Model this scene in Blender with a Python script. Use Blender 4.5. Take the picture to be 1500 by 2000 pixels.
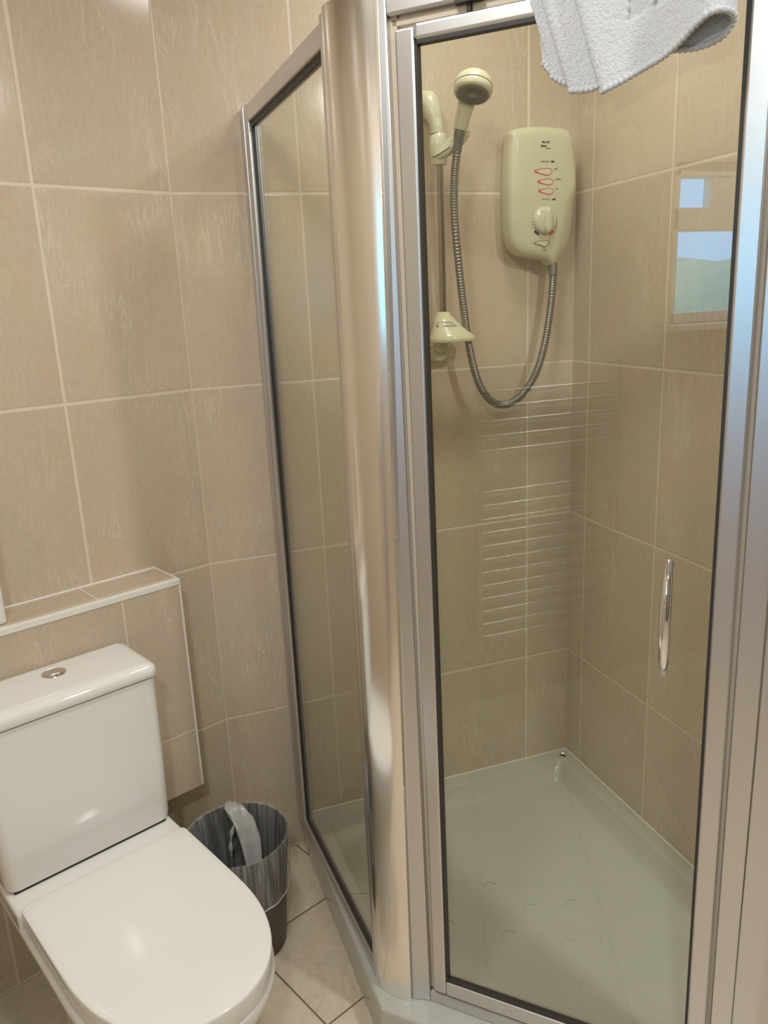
import bpy, bmesh, math, random
from mathutils import Vector, Matrix
random.seed(4)
for o in list(bpy.data.objects):
    bpy.data.objects.remove(o)
SC = bpy.context.scene
COL = SC.collection
PI = math.pi

# ------------------------------------------------------------------ camera
cd = bpy.data.cameras.new('camera')
cam = bpy.data.objects.new('camera', cd)
COL.objects.link(cam)
cd.sensor_fit = 'VERTICAL'
cd.sensor_height = 36.0
cd.sensor_width = 27.0
cd.lens = 27.625
cd.clip_start = 0.01
rt = Vector((0.9421, -0.3325, -0.0436)).normalized()
fw = Vector((0.3107, 0.9144, -0.2596)).normalized()
up = rt.cross(fw).normalized()
rt = fw.cross(up)
cam.matrix_world = Matrix(((rt.x, up.x, -fw.x, -1.2247), (rt.y, up.y, -fw.y, -1.9167),
                           (rt.z, up.z, -fw.z, 1.4922), (0, 0, 0, 1)))
SC.camera = cam

# ------------------------------------------------------------------ world, view
wd = bpy.data.worlds.new('sky')
SC.world = wd
wd.use_nodes = True
bg = wd.node_tree.nodes['Background']
bg.inputs[0].default_value = (0.15, 0.52, 1.0, 1)
bg.inputs[1].default_value = 9.0
SC.view_settings.view_transform = 'Standard'
SC.view_settings.look = 'None'
SC.view_settings.exposure = 0.16
SC.view_settings.gamma = 1.0
SC.view_settings.use_curve_mapping = False

LAMPS = [(-0.45, -0.42, 0.30, 3.8), (-1.22, -1.12, 0.20, 7.8), (-0.05, -1.85, 0.11, 14.5), (-1.46, -2.42, 0.13, 14.0)]     # ceiling lights: x, y, diameter, watts; the second is an added fill
LAMP_COL = (0.97, 1.0, 0.975)
CEIL = 2.40

# ------------------------------------------------------------------ node helpers
def new_mat(name):
    m = bpy.data.materials.new(name)
    m.use_nodes = True
    nt = m.node_tree
    return m, nt, nt.nodes['Principled BSDF']

class NT:
    def __init__(s, nt):
        s.nt = nt
    def n(s, t, **k):
        nd = s.nt.nodes.new(t)
        for a, b in k.items():
            setattr(nd, a, b)
        return nd
    def link(s, a, b):
        s.nt.links.new(a, b)
    def m(s, op, a, b=None, c=None, clamp=False):
        nd = s.n('ShaderNodeMath', operation=op)
        nd.use_clamp = clamp
        for i, v in enumerate((a, b, c)):
            if v is None:
                continue
            if isinstance(v, (int, float)):
                nd.inputs[i].default_value = v
            else:
                s.link(v, nd.inputs[i])
        return nd.outputs[0]
    def mix(s, f, a, b):
        nd = s.n('ShaderNodeMix', data_type='RGBA')
        for sock, v in ((nd.inputs[0], f), (nd.inputs[6], a), (nd.inputs[7], b)):
            if isinstance(v, (int, float)):
                sock.default_value = v
            elif isinstance(v, tuple):
                sock.default_value = v if len(v) == 4 else v + (1,)
            else:
                s.link(v, sock)
        return nd.outputs[2]
    def noise(s, vec, scale, detail=3.0, rough=0.5, dist=0.0):
        nd = s.n('ShaderNodeTexNoise')
        nd.inputs['Scale'].default_value = scale
        nd.inputs['Detail'].default_value = detail
        nd.inputs['Roughness'].default_value = rough
        nd.inputs['Distortion'].default_value = dist
        s.link(vec, nd.inputs['Vector'])
        return nd.outputs[0]
    def ramp(s, f, a, b):
        nd = s.n('ShaderNodeMapRange')
        nd.inputs[1].default_value = a
        nd.inputs[2].default_value = b
        s.link(f, nd.inputs[0])
        return nd.outputs[0]
    def xyz(s, x, y, z):
        nd = s.n('ShaderNodeCombineXYZ')
        for i, v in enumerate((x, y, z)):
            if isinstance(v, (int, float)):
                nd.inputs[i].default_value = v
            else:
                s.link(v, nd.inputs[i])
        return nd.outputs[0]

def tile_material(name, axu, axv, w, h, u0, v0, grout=0.0052, cols=None, grout_col=(0.80, 0.69, 0.54), rough=0.13, streak=True, fresh=0.0):
    """ceramic tiles on a grid in object space: axu / axv name the two axes of the face"""
    mat, nt, P = new_mat(name)
    T = NT(nt)
    tc = T.n('ShaderNodeTexCoord')
    sp = T.n('ShaderNodeSeparateXYZ')
    T.link(tc.outputs['Object'], sp.inputs[0])
    U, V = sp.outputs[axu], sp.outputs[axv]
    u = T.m('DIVIDE', T.m('SUBTRACT', U, u0), w)
    v = T.m('DIVIDE', T.m('SUBTRACT', V, v0), h)
    fu, fv = T.m('FRACT', u), T.m('FRACT', v)
    du = T.m('MULTIPLY', T.m('MINIMUM', fu, T.m('SUBTRACT', 1.0, fu)), w)
    dv = T.m('MULTIPLY', T.m('MINIMUM', fv, T.m('SUBTRACT', 1.0, fv)), h)
    d = T.m('MINIMUM', du, dv)
    wob = T.noise(T.xyz(U, V, 0.0), 60.0, 2.0)
    d2 = T.m('ADD', d, T.m('MULTIPLY', T.m('SUBTRACT', wob, 0.5), 0.0012))
    isT = T.ramp(d2, grout * 0.5 - 0.0005, grout * 0.5 + 0.0006)
    wn = T.n('ShaderNodeTexWhiteNoise', noise_dimensions='3D')
    T.link(T.xyz(T.m('FLOOR', u), T.m('FLOOR', v), u0 * 3.1 + 0.5), wn.inputs['Vector'])
    rs = T.n('ShaderNodeSeparateColor')
    T.link(wn.outputs['Color'], rs.inputs[0])
    r1, r2, r3 = rs.outputs
    pu = T.m('ADD', U, T.m('MULTIPLY', r1, 7.0))
    pv = T.m('ADD', V, T.m('MULTIPLY', r2, 5.0))
    c_mid, c_pink, c_grey, c_vein = cols or ((0.605, 0.490, 0.366), (0.61, 0.468, 0.346), (0.565, 0.49, 0.37), (0.80, 0.70, 0.56))
    if streak:
        big = T.noise(T.xyz(T.m('MULTIPLY', pu, 16.0), T.m('MULTIPLY', pv, 6.0), 0.0), 1.0, 6.0, 0.72, 0.5)
        big2 = T.noise(T.xyz(T.m('MULTIPLY', pu, 15.0), T.m('MULTIPLY', pv, 5.5), 4.7), 1.0, 6.0, 0.74, 0.7)
        fine = T.noise(T.xyz(T.m('MULTIPLY', pu, 150.0), T.m('MULTIPLY', pv, 55.0), 2.0), 1.0, 5.0, 0.75, 0.3)
        vn = T.noise(T.xyz(T.m('MULTIPLY', pu, 40.0), T.m('MULTIPLY', pv, 6.0), 9.0), 1.0, 4.0, 0.62, 0.9)
    else:
        big = T.noise(T.xyz(pu, pv, 0.0), 7.0, 5.0, 0.6, 0.8)
        big2 = T.noise(T.xyz(pu, pv, 4.7), 11.0, 5.0, 0.65, 0.9)
        fine = T.noise(T.xyz(pu, pv, 2.0), 60.0, 4.0, 0.7, 0.3)
        vn = T.noise(T.xyz(pu, pv, 9.0), 6.0, 5.0, 0.6, 1.2)
    c = T.mix(T.ramp(big, 0.40, 0.66), c_mid, c_pink)
    c = T.mix(T.ramp(big2, 0.46, 0.70), c, c_grey)
    vein = T.m('SUBTRACT', 1.0, T.m('MULTIPLY', T.m('ABSOLUTE', T.m('SUBTRACT', vn, 0.5)), 26.0), clamp=True)
    vmask = T.ramp(T.noise(T.xyz(T.m('MULTIPLY', pu, 7.0), T.m('MULTIPLY', pv, 4.0), 6.0), 1.0, 2.0), 0.47, 0.66)
    c = T.mix(T.m('MULTIPLY', T.m('MULTIPLY', vein, vmask), 0.46), c, c_vein)
    gain = T.m('ADD', T.m('ADD', 0.79, T.m('MULTIPLY', fine, 0.40)), T.m('MULTIPLY', T.m('SUBTRACT', r3, 0.5), 0.10))
    hsv = T.n('ShaderNodeHueSaturation')
    T.link(gain, hsv.inputs['Value'])
    T.link(c, hsv.inputs['Color'])
    g = T.mix(T.noise(T.xyz(U, V, 3.0), 14.0, 3.0), grout_col, tuple(x * 0.86 for x in grout_col))
    T.link(T.mix(isT, g, hsv.outputs[0]), P.inputs['Base Color'])
    T.link(T.m('SUBTRACT', 0.72, T.m('MULTIPLY', isT, 0.72 - rough)), P.inputs['Roughness'])
    P.inputs['Specular IOR Level'].default_value = 0.45
    bmp = T.n('ShaderNodeBump')
    bmp.inputs['Strength'].default_value = 0.35
    bmp.inputs['Distance'].default_value = 0.002
    hgt = T.m('ADD', T.ramp(d2, grout * 0.3, grout * 0.9), T.m('MULTIPLY', T.noise(T.xyz(U, V, 1.0), 22.0, 2.0), 0.10))
    hgt = T.m('ADD', hgt, T.m('MULTIPLY', fine, 0.10))
    T.link(hgt, bmp.inputs['Height'])
    T.link(bmp.outputs[0], P.inputs['Normal'])
    return mat

def plain(name, col, rough=0.4, metal=0.0, spec=0.5, coat=0.0, bump=0.0, bscale=200.0, mottle=0.0, mscale=30.0):
    mat, nt, P = new_mat(name)
    T = NT(nt)
    tc = T.n('ShaderNodeTexCoord')
    nz = T.noise(tc.outputs['Object'], mscale, 3.0)
    a = tuple(x * (1 - mottle) for x in col)
    b = tuple(min(1, x * (1 + mottle)) for x in col)
    T.link(T.mix(nz, a, b), P.inputs['Base Color'])
    P.inputs['Roughness'].default_value = rough
    P.inputs['Metallic'].default_value = metal
    P.inputs['Specular IOR Level'].default_value = spec
    P.inputs['Coat Weight'].default_value = coat
    P.inputs['Coat Roughness'].default_value = 0.04
    if bump:
        bm_ = T.n('ShaderNodeBump')
        bm_.inputs['Strength'].default_value = bump
        bm_.inputs['Distance'].default_value = 0.001
        T.link(T.noise(tc.outputs['Object'], bscale, 2.0), bm_.inputs['Height'])
        T.link(bm_.outputs[0], P.inputs['Normal'])
    return mat

def glass_material(name, tint):
    """thin clear pane: tinted see-through plus a Schlick mirror layer"""
    mat = bpy.data.materials.new(name)
    mat.use_nodes = True
    nt = mat.node_tree
    nt.nodes.clear()
    T = NT(nt)
    out = T.n('ShaderNodeOutputMaterial')
    geo = T.n('ShaderNodeNewGeometry')
    dp = T.n('ShaderNodeVectorMath', operation='DOT_PRODUCT')
    T.link(geo.outputs['Normal'], dp.inputs[0])
    T.link(geo.outputs['Incoming'], dp.inputs[1])
    c = T.m('ABSOLUTE', dp.outputs['Value'])
    f = T.m('ADD', 0.045, T.m('MULTIPLY', T.m('POWER', T.m('SUBTRACT', 1.0, c, clamp=True), 5.0), 0.95), clamp=True)
    tr = T.n('ShaderNodeBsdfTransparent')
    tr.inputs[0].default_value = tint + (1,)
    gl = T.n('ShaderNodeBsdfGlossy')
    gl.inputs['Roughness'].default_value = 0.0
    mx = T.n('ShaderNodeMixShader')
    T.link(f, mx.inputs[0])
    T.link(tr.outputs[0], mx.inputs[1])
    T.link(gl.outputs[0], mx.inputs[2])
    T.link(mx.outputs[0], out.inputs[0])
    return mat

M = {}
KX, KY, TH = -1.0387, 0.0, 0.39604            # where the angled wall starts and its angle
W, H = 0.30, 0.4339
Z0 = 0.0076
M['tile_back'] = tile_material('beige_tile_back', 0, 2, W, H, -0.1433, Z0)
M['tile_right'] = tile_material('beige_tile_right', 1, 2, 0.3035, H, -0.0775, Z0)
M['tile_angled'] = tile_material('beige_tile_angled', 0, 2, W, H, 0.0, Z0, grout=0.0062)
M['tile_left'] = tile_material('beige_tile_left', 1, 2, W, H, -0.42, Z0)
M['tile_front'] = tile_material('beige_tile_front', 0, 2, W, H, -0.2, Z0)
box_cols = ((0.55, 0.445, 0.335), (0.54, 0.41, 0.315), (0.50, 0.43, 0.32), (0.72, 0.60, 0.47))
M['tile_box'] = tile_material('beige_tile_boxing', 0, 2, 0.30, 0.375, 0.285, 0.525, grout=0.003, cols=box_cols)
M['tile_ledge'] = tile_material('beige_tile_ledge', 1, 0, 0.40, 0.30, 0.5, 0.33, grout=0.003, cols=box_cols)
M['tile_floor'] = tile_material('floor_tile', 0, 1, 0.297, 0.297, 0.1518 - 0.297, 0.2816, grout=0.004,
                                cols=((0.74, 0.62, 0.48), (0.70, 0.57, 0.43), (0.68, 0.58, 0.45), (0.50, 0.40, 0.29)),
                                grout_col=(0.20, 0.15, 0.10), rough=0.28, streak=False)
M['ceiling'] = plain('white_ceiling_paint', (0.80, 0.78, 0.74), 0.8)
M['trimwhite'] = plain('white_tile_trim', (0.80, 0.76, 0.70), 0.25)
M['ceramic'] = plain('white_ceramic', (0.80, 0.775, 0.735), 0.06, coat=0.3, spec=0.5)
M['lidplastic'] = plain('white_lid_plastic', (0.82, 0.795, 0.755), 0.11, spec=0.5)
M['gapshade'] = plain('gap_shade', (0.03, 0.025, 0.02), 0.7)
M['chrome'] = plain('chrome', (0.86, 0.86, 0.86), 0.05, 1.0)
M['chromesoft'] = plain('soft_chrome', (0.80, 0.79, 0.77), 0.10, 1.0)
M['rung'] = plain('bright_chrome', (0.90, 0.90, 0.89), 0.17, 1.0)
M['chromedark'] = plain('darkened_chrome_tube', (0.40, 0.38, 0.34), 0.14, 1.0)  # chrome with dark reflections put into its colour
M['nut'] = plain('grey_nut', (0.20, 0.195, 0.18), 0.3, 0.6)
M['hose'] = plain('steel_hose', (0.27, 0.255, 0.225), 0.32, 0.85)
M['alu'] = plain('satin_aluminium', (0.68, 0.675, 0.685), 0.36, 1.0, bump=0.05, bscale=900.0)
M['alupol'] = plain('polished_aluminium', (0.92, 0.90, 0.87), 0.19, 1.0)
M['gasket'] = plain('black_rubber_gasket', (0.035, 0.03, 0.025), 0.5)
M['seal'] = plain('cream_plastic_seal', (0.62, 0.52, 0.40), 0.4)
M['glass'] = glass_material('clear_shower_glass', (0.975, 0.985, 0.945))
M['winglass'] = glass_material('window_glass', (0.98, 0.99, 0.98))
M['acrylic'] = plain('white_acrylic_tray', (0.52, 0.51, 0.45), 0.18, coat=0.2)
M['cream'] = plain('ivory_plastic', (0.62, 0.575, 0.405), 0.24, coat=0.0, spec=0.4)
M['creamknob'] = plain('ivory_knob_plastic', (0.66, 0.61, 0.45), 0.10, coat=0.3)
M['soap'] = plain('pale_ivory_plastic', (0.74, 0.69, 0.47), 0.2)
M['soapdark'] = plain('translucent_soap_panel', (0.50, 0.46, 0.33), 0.25)
M['spray'] = plain('grey_spray_plate', (0.27, 0.26, 0.21), 0.45)
M['spraydark'] = plain('dark_spray_ring', (0.10, 0.10, 0.08), 0.5)
M['black'] = plain('black_print', (0.012, 0.012, 0.012), 0.5)
M['greyprint'] = plain('grey_print', (0.13, 0.115, 0.08), 0.5)
M['red'] = plain('red_print', (0.62, 0.035, 0.05), 0.4)
M['redring'] = plain('red_ring', (0.68, 0.10, 0.11), 0.35)
M['blue'] = plain('blue_black_print', (0.015, 0.015, 0.05), 0.4)
M['bin'] = plain('dark_grey_bin_plastic', (0.075, 0.068, 0.062), 0.45)
M['blackplastic'] = plain('black_plastic', (0.012, 0.012, 0.012), 0.35)
M['upvc'] = plain('white_window_frame', (0.75, 0.74, 0.72), 0.3)
M['darkwood'] = plain('dark_stained_timber', (0.035, 0.024, 0.018), 0.35, mottle=0.4, mscale=8.0)
M['lawn'] = plain('hedge_green', (0.46, 0.60, 0.38), 0.8, mottle=0.4, mscale=14.0)
M['whitebox'] = plain('white_gloss_box', (0.80, 0.765, 0.71), 0.3)

def towel_material():
    mat, nt, P = new_mat('white_terry_cotton')
    T = NT(nt)
    tc = T.n('ShaderNodeTexCoord')
    n1 = T.noise(tc.outputs['Object'], 420.0, 3.0, 0.7)
    n2 = T.noise(tc.outputs['Object'], 90.0, 3.0, 0.6)
    T.link(T.mix(n1, (0.60, 0.605, 0.64), (0.81, 0.81, 0.84)), P.inputs['Base Color'])
    P.inputs['Roughness'].default_value = 0.95
    P.inputs['Specular IOR Level'].default_value = 0.1
    P.inputs['Sheen Weight'].default_value = 0.3
    b = T.n('ShaderNodeBump')
    b.inputs['Strength'].default_value = 0.9
    b.inputs['Distance'].default_value = 0.003
    T.link(T.m('ADD', n1, T.m('MULTIPLY', n2, 0.7)), b.inputs['Height'])
    T.link(b.outputs[0], P.inputs['Normal'])
    return mat
M['terry'] = towel_material()

def liner_material():
    mat = bpy.data.materials.new('thin_plastic_film')
    mat.use_nodes = True
    nt = mat.node_tree
    P = nt.nodes['Principled BSDF']
    T = NT(nt)
    tc = T.n('ShaderNodeTexCoord')
    sp = T.n('ShaderNodeSeparateXYZ')
    T.link(tc.outputs['Object'], sp.inputs[0])
    ang = T.m('ARCTAN2', sp.outputs[1], sp.outputs[0])
    st = T.noise(T.xyz(T.m('MULTIPLY', ang, 16.0), T.m('MULTIPLY', sp.outputs[2], 6.0), 0.0), 1.0, 4.0, 0.65, 0.5)
    P.inputs['Base Color'].default_value = (0.62, 0.61, 0.60, 1)
    P.inputs['Roughness'].default_value = 0.22
    T.link(T.m('ADD', 0.10, T.m('MULTIPLY', T.ramp(st, 0.42, 0.72), 0.42)), P.inputs['Alpha'])
    b = T.n('ShaderNodeBump')
    b.inputs['Strength'].default_value = 0.7
    b.inputs['Distance'].default_value = 0.004
    T.link(st, b.inputs['Height'])
    T.link(b.outputs[0], P.inputs['Normal'])
    return mat
M['film'] = liner_material()
M['filmthick'] = plain('folded_plastic_film', (0.52, 0.51, 0.50), 0.2, bump=0.8, bscale=60.0, mottle=0.3, mscale=40.0)

# ------------------------------------------------------------------ mesh helpers
def link_bm(name, bm, mat, parent=None, smooth=35.0, bevel=None, seg=2, subd=0, merge=True):
    if merge:
        bmesh.ops.remove_doubles(bm, verts=bm.verts, dist=1e-6)
    bmesh.ops.recalc_face_normals(bm, faces=bm.faces)
    me = bpy.data.meshes.new(name)
    if smooth:
        for f in bm.faces:
            f.smooth = True
        lim = math.radians(smooth)
        for e in bm.edges:
            if len(e.link_faces) == 2 and e.calc_face_angle(0) > lim:
                e.smooth = False
    bm.to_mesh(me)
    bm.free()
    ob = bpy.data.objects.new(name, me)
    COL.objects.link(ob)
    for mm in (mat if isinstance(mat, list) else [mat]):
        me.materials.append(mm)
    if parent:
        ob.parent = parent
    if bevel:
        md = ob.modifiers.new('bevel', 'BEVEL')
        md.width = bevel
        md.segments = seg
        md.limit_method = 'ANGLE'
        md.angle_limit = math.radians(40)
        md.harden_normals = False
    if subd:
        md = ob.modifiers.new('subd', 'SUBSURF')
        md.levels = subd
        md.render_levels = subd
    return ob

def loft(bm, rings, cap0=True, cap1=True, closed=True):
    vr = [[bm.verts.new(p) for p in r] for r in rings]
    n = len(vr[0])
    fs = []
    for a, b in zip(vr[:-1], vr[1:]):
        for i in range(n if closed else n - 1):
            j = (i + 1) % n
            fs.append(bm.faces.new((a[i], a[j], b[j], b[i])))
    if closed and cap0:
        bm.faces.new(vr[0])
    if closed and cap1:
        bm.faces.new(list(reversed(vr[-1])))
    return vr

def add_box(bm, c, s, R=None):
    vs = []
    for z in (-.5, .5):
        for y in (-.5, .5):
            for x in (-.5, .5):
                p = Vector((x * s[0], y * s[1], z * s[2]))
                if R is not None:
                    p = R @ p
                vs.append(bm.verts.new(p + Vector(c)))
    for f in ((0, 1, 3, 2), (4, 6, 7, 5), (0, 4, 5, 1), (2, 3, 7, 6), (0, 2, 6, 4), (1, 5, 7, 3)):
        bm.faces.new([vs[i] for i in f])

def prism(bm, bot, top, z0, z1):
    loft(bm, [[(x, y, z0) for x, y in bot], [(x, y, z1) for x, y in top]])

def frame_of(t):
    t = t.normalized()
    a = Vector((0, 0, 1)) if abs(t.z) < 0.9 else Vector((1, 0, 0))
    u = t.cross(a).normalized()
    return u, t.cross(u).normalized()

def tube(bm, pts, r, n=12, caps=True):
    pts = [Vector(p) for p in pts]
    rs = r if isinstance(r, (list, tuple)) else [r] * len(pts)
    rings = []
    u = None
    for i, p in enumerate(pts):
        t = (pts[min(i + 1, len(pts) - 1)] - pts[max(i - 1, 0)]).normalized()
        if u is None:
            u, v = frame_of(t)
        else:
            u = (u - t * u.dot(t)).normalized()
            v = t.cross(u)
        rings.append([p + (u * math.cos(2 * PI * k / n) + v * math.sin(2 * PI * k / n)) * rs[i] for k in range(n)])
    loft(bm, rings, caps, caps)

def smooth_path(pts, k=8):
    pts = [Vector(p) for p in pts]
    out = []
    for i in range(len(pts) - 1):
        p0, p1, p2, p3 = pts[max(i - 1, 0)], pts[i], pts[i + 1], pts[min(i + 2, len(pts) - 1)]
        for j in range(k):
            t = j / k
            out.append(0.5 * ((2 * p1) + (p2 - p0) * t + (2 * p0 - 5 * p1 + 4 * p2 - p3) * t * t + (3 * p1 - p0 - 3 * p2 + p3) * t ** 3))
    out.append(pts[-1])
    return out

def lathe(bm, prof, axis_o, axis_d, n=32, cap0=True, cap1=True):
    o = Vector(axis_o)
    d = Vector(axis_d).normalized()
    u, v = frame_of(d)
    rings = [[o + d * h + (u * math.cos(2 * PI * k / n) + v * math.sin(2 * PI * k / n)) * max(r, 1e-5) for k in range(n)] for r, h in prof]
    loft(bm, rings, cap0, cap1)

def tag(o, label, cat, group=None, kind=None):
    o['label'] = label
    o['category'] = cat
    if group:
        o['group'] = group
    if kind:
        o['kind'] = kind
    return o

def thing(name, label, cat, loc=(0, 0, 0), rotz=0.0, group=None):
    o = bpy.data.objects.new(name, None)
    COL.objects.link(o)
    o.empty_display_size = 0.05
    o.location = loc
    o.rotation_euler = (0, 0, rotz)
    tag(o, label, cat, group)
    return o

def part(name, bm, mat, parent, **k):
    """a part whose mesh was made in world space, parented to a thing (keeps its place)"""
    inv = parent.matrix_local.inverted() if parent.parent is None else (parent.parent.matrix_local @ parent.matrix_local).inverted()
    inv = world_of(parent).inverted()
    bm.transform(inv)
    return link_bm(name, bm, mat, parent, **k)

def world_of(o):
    m = o.matrix_basis.copy() if o.parent is None else world_of(o.parent) @ o.matrix_basis
    return m

def structure(o):
    o['kind'] = 'structure'
    return o

# ------------------------------------------------------------------ room shell
XL, YF = -2.0, -3.6
eL = Vector((-math.cos(TH), -math.sin(TH), 0))
nL = Vector((math.sin(TH), -math.cos(TH), 0))
LWALL = (abs(XL - KX)) / math.cos(TH)
YLK = -LWALL * math.sin(TH)
LROT = PI + TH                                   # local x runs along the angled wall, local y out of it

def slab(name, mat, loc, rotz, x0, x1, y0, y1, z0, z1):
    bm = bmesh.new()
    add_box(bm, ((x0 + x1) / 2, (y0 + y1) / 2, (z0 + z1) / 2), (x1 - x0, y1 - y0, z1 - z0))
    o = link_bm(name, bm, mat, smooth=None)
    o.location = loc
    o.rotation_euler = (0, 0, rotz)
    return structure(o)

slab('wall_back', M['tile_back'], (0, 0, 0), 0, KX, 0.1, 0.0, 0.1, 0, CEIL)
XR, YP = 1.2, -1.30                              # the room is wider in front of the shower
slab('wall_right', M['tile_right'], (0, 0, 0), 0, 0.0, 0.1, YP, 0.0, 0, CEIL)
slab('wall_alcove', M['tile_front'], (0, 0, 0), 0, 0.1, XR + 0.1, YP, YP + 0.1, 0, CEIL)
slab('wall_far_right', M['tile_right'], (0, 0, 0), 0, XR, XR + 0.1, YF, YP, 0, CEIL)
slab('wall_angled', M['tile_angled'], (KX, KY, 0), LROT, 0.0, LWALL + 0.1, -0.1, 0.0, 0, CEIL)
slab('wall_front', M['tile_front'], (0, 0, 0), 0, XL - 0.1, XR + 0.1, YF - 0.1, YF, 0, CEIL)
slab('ceiling', M['ceiling'], (0, 0, 0), 0, XL - 0.2, XR + 0.2, YF - 0.2, 0.2, CEIL, CEIL + 0.1)
fb = bmesh.new()
Rfl = Matrix.Rotation(-LROT, 3, 'Z')
fl = [(0.1, 0.1), (KX, 0.1), (XL - 0.1, YLK + 0.1), (XL - 0.1, YF - 0.1), (XR + 0.1, YF - 0.1), (XR + 0.1, YP + 0.1), (0.1, YP + 0.1)]
prism(fb, *[[tuple((Rfl @ (Vector((x, y, 0)) - Vector((KX, KY, 0))))[:2]) for x, y in fl]] * 2, -0.1, 0.0)
floor = structure(link_bm('floor', fb, M['tile_floor'], smooth=None))
floor.location = (KX, KY, 0)
floor.rotation_euler = (0, 0, LROT)

# left wall with the window opening
WY0, WY1, WZ0, WZ1 = -3.22, -2.21, 1.36, 1.92
bm = bmesh.new()
def lw(y0, y1, z0, z1):
    add_box(bm, (XL - 0.05, (y0 + y1) / 2, (z0 + z1) / 2), (0.1, y1 - y0, z1 - z0))
lw(YF, WY0, 0, CEIL)
lw(WY1, YLK, 0, CEIL)
lw(WY0, WY1, 0, WZ0)
lw(WY0, WY1, WZ1, CEIL)
structure(link_bm('wall_left', bm, M['tile_left'], smooth=None, merge=False))
win = bpy.data.objects.new('window_1', None)
COL.objects.link(win)
win.location = (XL - 0.05, (WY0 + WY1) / 2, WZ0)
structure(win)
bm = bmesh.new()
def wf(y0, y1, z0, z1, d=0.06):
    add_box(bm, (XL - 0.06, (y0 + y1) / 2, (z0 + z1) / 2), (d, y1 - y0, z1 - z0))
wf(WY0, WY1, WZ0, WZ0 + 0.04)
wf(WY0, WY1, WZ1 - 0.045, WZ1)
wf(WY0, WY0 + 0.045, WZ0, WZ1)
wf(WY1 - 0.045, WY1, WZ0, WZ1)
wf(WY0, WY1, 1.69, 1.77)
wf(-2.64, -2.40, 1.77, WZ1 - 0.045, 0.05)
structure(part('window_frame', bm, M['upvc'], win, smooth=None, bevel=0.004, merge=False))
for z0, z1, y0, y1 in ((WZ0 + 0.04, 1.69, WY0 + 0.045, WY1 - 0.045), (1.77, WZ1 - 0.045, -2.40, WY1 - 0.045), (1.77, WZ1 - 0.045, WY0 + 0.045, -2.64)):
    bm = bmesh.new()
    add_box(bm, (XL - 0.06, (y0 + y1) / 2, (z0 + z1) / 2), (0.006, y1 - y0, z1 - z0))
    structure(part('window_pane', bm, M['winglass'], win, smooth=None))
bm = bmesh.new()
add_box(bm, (XL + 0.01, (WY0 + WY1) / 2, WZ0 - 0.012), (0.16, WY1 - WY0 + 0.06, 0.024))
structure(part('window_sill', bm, M['upvc'], win, smooth=None, bevel=0.004))

# unseen dark timber doors, added behind the viewpoint to darken reflections in the metal
for dn, dx in (('added_door_1', -1.25), ('added_door_2', 0.38)):
    dr = bpy.data.objects.new(dn, None)
    COL.objects.link(dr)
    dr.location = (dx, YF, 0)
    structure(dr)
    bm = bmesh.new()
    add_box(bm, (dx, YF + 0.022, 0.99), (0.76, 0.04, 1.98))
    structure(part('door_leaf', bm, M['darkwood'], dr, smooth=None, bevel=0.003))
    bm = bmesh.new()
    for x, z, sx, sz in ((dx - .415, .993, .07, 1.985), (dx + .415, .993, .07, 1.985), (dx, 2.02, .90, .07)):
        add_box(bm, (x, YF + 0.015, z), (sx, 0.03, sz))
    structure(part('door_frame', bm, M['darkwood'], dr, smooth=None, bevel=0.003))
    bm = bmesh.new()
    tube(bm, [(dx - .30, YF + 0.04, 1.0), (dx - .30, YF + 0.085, 1.0), (dx - .19, YF + 0.09, 1.0)], 0.009, 12)
    structure(part('door_handle', bm, M['chrome'], dr, smooth=50))

# ground and hedge outside the window
bm = bmesh.new()
add_box(bm, (-7.0, -3.5, -0.35), (9.8, 14, 0.3))
structure(link_bm('ground', bm, M['lawn'], smooth=None))
bm = bmesh.new()
rows = []
for i in range(40):
    y = -9.5 + i * 0.25
    r = []
    for k, (dx, z) in enumerate(((0.5, -0.2), (0.45, 0.6), (0.35, 1.2), (0.1, 1.62), (-0.5, 1.72), (-1.1, 1.5), (-1.2, -0.2))):
        r.append((-5.2 + dx + random.uniform(-.1, .1), y, z + random.uniform(-.06, .06) * (k > 0 and k < 6)))
    rows.append(r)
loft(bm, rows)
hedge = link_bm('hedge', bm, M['lawn'], smooth=60)
tag(hedge, 'green hedge outside the window, mirrored in the shower door glass', 'hedge')

# ------------------------------------------------------------------ ceiling spotlights
for i, (lx, ly, di, pw) in enumerate(LAMPS):
    sp_ = thing('ceiling_light', ('small white recessed ceiling light inside the shower enclosure',
                                  'round white fill light added on the ceiling in the middle of the room',
                                  'small white ceiling light just outside the shower door', 'small white ceiling light near the window and radiator')[i], 'light', (lx, ly, CEIL))
    r0 = di / 2
    bm = bmesh.new()
    lathe(bm, [(r0, 0.0), (r0 + 0.016, 0.0), (r0 + 0.016, -0.006), (r0 + 0.010, -0.012), (r0 + 0.002, -0.010), (r0, 0.0)], (lx, ly, CEIL), (0, 0, 1), 48, False, False)
    part('bezel', bm, M['upvc'], sp_)
    ld = bpy.data.lights.new('lamp', 'AREA')
    ld.shape = 'DISK'
    ld.size = di
    ld.energy = pw
    ld.color = LAMP_COL
    lo = bpy.data.objects.new('lamp', ld)
    COL.objects.link(lo)
    lo.parent = sp_
    lo.location = (0, 0, -0.008)

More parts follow.
